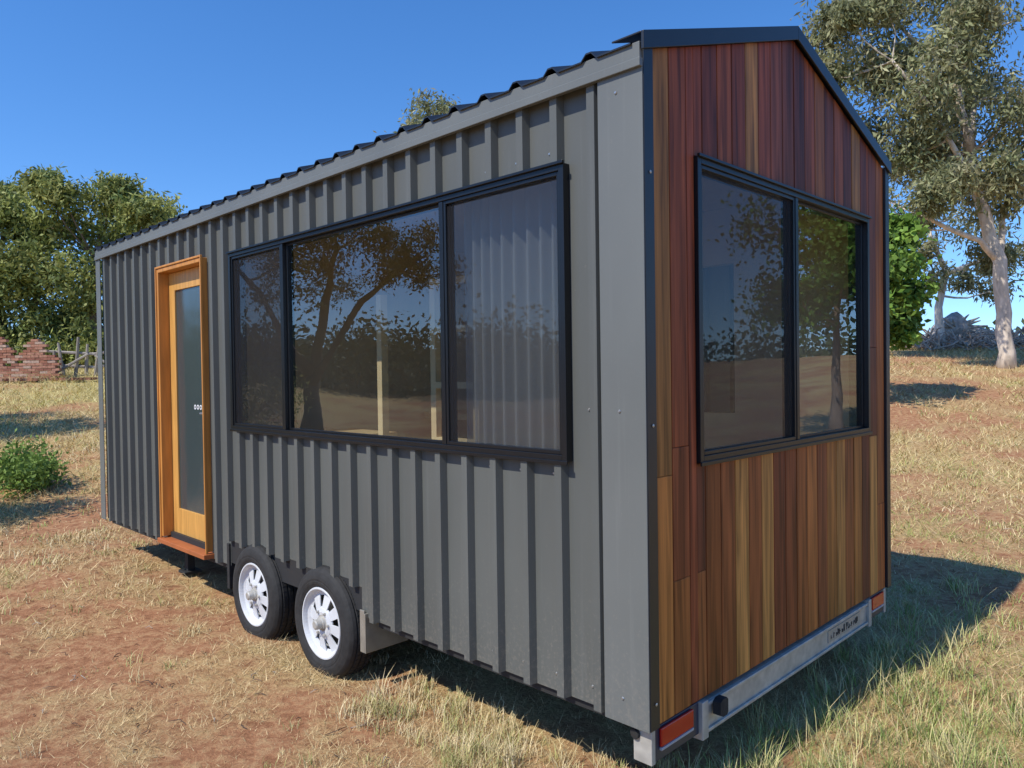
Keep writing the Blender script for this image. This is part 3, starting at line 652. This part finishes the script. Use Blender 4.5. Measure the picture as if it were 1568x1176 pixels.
# ------------------------------------------------------------ ruin, fence, log
M_brick=attrmat('weathered_brick',.9,0,.3,(20,20,20),.2,.6)
Y=22.; x0_=at_(-60,575,Y)[0]; e=empty('ruined_brick_wall',(x0_,Y,gz_(x0_+1.3,Y)-.12)); mb=MB()
for row in range(24):
    for k in range(12):
        xx=k*.235+(.117 if row%2 else 0)
        lim=1.30+.28*math.sin(xx*2.3+1)+.20*math.sin(xx*7)
        if xx>2.4: lim=.8
        if row*.078>lim or random.random()<.04: continue
        c_=random.choice([(.36,.16,.10),(.42,.21,.14),(.28,.12,.08),(.46,.32,.24)])
        mb.box(xx,xx+.225,-.06+random.uniform(-.01,.01),.06,row*.078,row*.078+.07,c_)
for k in range(90):
    xx,yy=random.uniform(-.3,4.2),random.uniform(-.9,-.1); a=random.uniform(0,3)
    M=lambda x,y,z,xx=xx,yy=yy,a=a:(xx+x*math.cos(a)-y*math.sin(a),yy+x*math.sin(a)+y*math.cos(a),z+.1)
    mb.box(-.11,.11,-.055,.055,0,.08,random.choice([(.30,.14,.09),(.36,.22,.15)]),M=M)
mb.build('bricks',M_brick,e)
x0_=at_(64,575,Y)[0]; e=empty('timber_fence',(x0_,Y+.6,gz_(x0_+1,Y+.6)-.1)); mb=MB()
for k in range(8):
    xx=k*.32+random.uniform(-.05,.05); h_=random.uniform(.8,1.4); t=random.uniform(-.2,.2)
    mb.tube([(xx,0,0),(xx+t*.5,0,h_*.5),(xx+t,random.uniform(-.1,.1),h_)],[.055,.05,.035],7,(.30,.26,.21))
for z in(.45,.85): mb.tube([(-.2,.06,z),(1.2,.05,z-.1),(2.5,.06,z+.08)],[.04,.045,.035],6,(.32,.28,.24))
mb.tube([(0,-.2,.1),(1.1,-.1,.75)],[.05,.035],6,(.34,.3,.25)); mb.tube([(2.2,-.2,.1),(1.3,-.1,.7)],[.05,.03],6,(.34,.3,.25))
mb.build('posts_and_rails',M_bark,e)
Y=27.; x0_=at_(1462,515,Y)[0]; e=empty('fallen_log',(x0_,Y,gz_(x0_,Y))); mb=MB()
mb.tube([(-.9,0,.15),(-.4,.1,.5),(0,0,.75),(.5,.2,.45),(1.5,.3,.3),(2.4,.4,.2)],[.18,.4,.5,.38,.26,.18],10,(.42,.38,.34))
for k in range(14):
    a=random.uniform(0,math.pi); l=random.uniform(.5,1.1); mb.tube([(0,0,.5),(math.cos(a)*l*.5,-.3,.5+math.sin(a)*l*.4),(math.cos(a)*l,-.5,.4+math.sin(a)*l*.7)],[.12,.07,.02],6,(.4,.36,.31))
mb.build('log',M_bark,e,smooth=True)
e=empty('brush_pile',(0,0,0)); mb=MB()
for k in range(420):
    xx=random.uniform(13.6,20.5); yy=random.uniform(24,28); zz=gz_(xx,yy); l=random.uniform(.4,1.4); a=random.uniform(0,6.28)
    mb.tube([(xx,yy,zz+random.uniform(0,.25)),(xx+math.cos(a)*l*.5,yy+math.sin(a)*l*.5,zz+random.uniform(.1,.7)),(xx+math.cos(a)*l,yy+math.sin(a)*l,zz+random.uniform(0,.7))],[.03,.022,.008],4,random.choice([(.36,.3,.25),(.28,.2,.15),(.42,.36,.3)]),cap=False)
mb.build('branches',M_bark,e)
# twigs, bark and leaf litter on the ground
e=empty('ground_litter',(0,0,0)); mb=MB()
for k in range(900):
    t=random.uniform(-.85,.85); r=1.9*math.exp(random.random()*math.log(9)); xx,yy=r*math.sin(t),r*math.cos(t); lx_,ly_=tolocal(xx,yy)
    if -.1<lx_<2.45 and -.05<ly_<6: continue
    l=random.uniform(.02,.07)*(1 if random.random()<.93 else 2.6); a=random.uniform(0,6.28); zz=gz_(xx,yy)+.006
    mb.tube([(xx,yy,zz),(xx+math.cos(a)*l*.5,yy+math.sin(a)*l*.5,zz+random.uniform(.003,.014)),(xx+math.cos(a+.4)*l,yy+math.sin(a+.4)*l,zz+.002)],[.0022,.003,.0014],4,random.choice([(.14,.08,.05),(.22,.14,.09),(.10,.065,.045),(.36,.3,.24)]),cap=False)
mb.build('twigs',M_bark,e)

# ------------------------------------------------------------ grass
M_grass=attrmat('grass_blades',.75,0,0,spec=.15)
n=540000
th=rng.uniform(-1.0,1.0,n); r=1.5*np.exp(rng.random(n)*math.log(36/1.5)); x=r*np.sin(th); y=r*np.cos(th)
lx,ly=tolocal(x,y); inside=(lx>.15)&(lx<2.3)&(ly>.15)&(ly<5.8)
cvr=cover(x,y); keep=(rng.random(n)<(.10+1.0*cvr))&(~inside|(rng.random(n)<.25))
x,y,r,lx,ly,cvr=[a[keep] for a in(x,y,r,lx,ly,cvr)]; n=len(x)
z=H(x,y)-.003; sc=np.clip(r/4,.75,6)
hgt=(.018+.038*rng.random(n)**2)*sc**.75*(.5+.8*cvr); wd=.0030*sc**.95*(.7+.6*rng.random(n))
a=rng.uniform(0,2*math.pi,n); le=rng.uniform(.4,2.6,n)*hgt
base=np.stack([x,y,z],1); px_=np.stack([-np.sin(a),np.cos(a),np.zeros(n)],1)*wd[:,None]*.5
a2=a+rng.normal(0,.6,n); tip=base+np.stack([np.cos(a2)*le,np.sin(a2)*le,hgt],1)
V_=np.stack([base-px_,base+px_,tip],1).reshape(-1,3)
pal=np.array([(.62,.46,.23),(.74,.58,.32),(.52,.35,.17),(.42,.24,.12),(.66,.52,.28)])
col=pal[rng.integers(0,5,n)]
yel=sst(7,13,y)*vn(x,y,3,7)*(1-.6*sst(2,8,x)); yp=rng.random(n)<yel*1.3; col[yp]=np.array([(.58,.49,.20),(.50,.43,.17),(.66,.56,.27)])[rng.integers(0,3,yp.sum())]
gn=vn(x,y,1.3,8)+.45*sst(1.2,4,x)*(y<9)+.25*((ly<0)&(lx>-.5)); gp=rng.random(n)<np.clip((gn-.66)*1.2,.01,.5)
col[gp]=np.array([(.30,.34,.09),(.40,.41,.14),(.23,.29,.07)])[rng.integers(0,3,gp.sum())]
col=col*(.7+.55*rng.random((n,1)))
npmesh('dry_grass',V_,3,np.repeat(col,3,0),M_grass)
K=18000; th=rng.uniform(-.95,.95,K); r=1.6*np.exp(rng.random(K)*math.log(24/1.6)); x=r*np.sin(th); y=r*np.cos(th); lx,ly=tolocal(x,y)
ins=(lx>.25)&(lx<2.25)&(ly>.25)&(ly<5.7)
pr=.02+.08*(vn(x,y,1.1,9)>.70)
A1=(ly<.1)&(lx>.15); pr=np.where(A1,.42*(vn(x,y,.8,10)>.42),pr)
A2=(lx>-.26)&(lx<.4)&(ly>-.6)&(ly<1.7); pr=np.where(A2,.75,pr)
A3=(ly>5.8)&(lx<2); pr=np.where(A3,.35,pr); A4=(lx>2.3); pr=np.where(A4,.18*(vn(x,y,1.2,6)>.5),pr)
pr=np.where(ins,.02,pr); kp=rng.random(K)<pr; x,y,r,A1,A2,lx,ly=[q[kp] for q in(x,y,r,A1,A2,lx,ly)]; K=len(x)
nb=26; X=np.repeat(x,nb)+rng.normal(0,1,K*nb)*.030*np.repeat(np.clip(r/4,.8,3),nb); Yy=np.repeat(y,nb)+rng.normal(0,1,K*nb)*.030*np.repeat(np.clip(r/4,.8,3),nb)
n=len(X); Zz=H(X,Yy)-.004; th_=np.repeat(np.where(A1,.14,np.where(A2,.09,.06))*(.4+.9*rng.random(K)),nb)*rng.uniform(.4,1.1,n)
a=rng.uniform(0,2*math.pi,n); le=th_*rng.uniform(.2,1.2,n); wd=.0036*np.clip(np.repeat(r,nb)/4,.7,4)
base=np.stack([X,Yy,Zz],1); pv=np.stack([-np.sin(a),np.cos(a),np.zeros(n)],1)*wd[:,None]*.5; dirv=np.stack([np.cos(a),np.sin(a),np.zeros(n)],1)
mid=base+dirv*(le*.35)[:,None]+np.array([0,0,1])*(th_*.6)[:,None]; tip=base+dirv*le[:,None]+np.array([0,0,1])*th_[:,None]
V_=np.stack([base-pv,base+pv,mid+pv*.8,mid-pv*.8, mid-pv*.8,mid+pv*.8,tip+pv*.1,tip-pv*.1],1).reshape(-1,3)
tp=np.array([(.62,.50,.26),(.46,.43,.17),(.34,.35,.12),(.70,.57,.34)])
tcx=tp[rng.integers(0,4,K)]
tcx[A1]=np.array([(.24,.31,.09),(.37,.40,.14),(.18,.25,.07),(.50,.46,.20)])[rng.integers(0,4,A1.sum())]
colb=np.repeat(tcx,nb,0)*(.7+.6*rng.random((n,1)))
dead=rng.random(n)<.25; colb[dead]=np.array((.60,.49,.26))
npmesh('grass_tufts',V_,4,np.repeat(colb,8,0),M_grass)
print('DONE objs',len(bpy.data.objects))
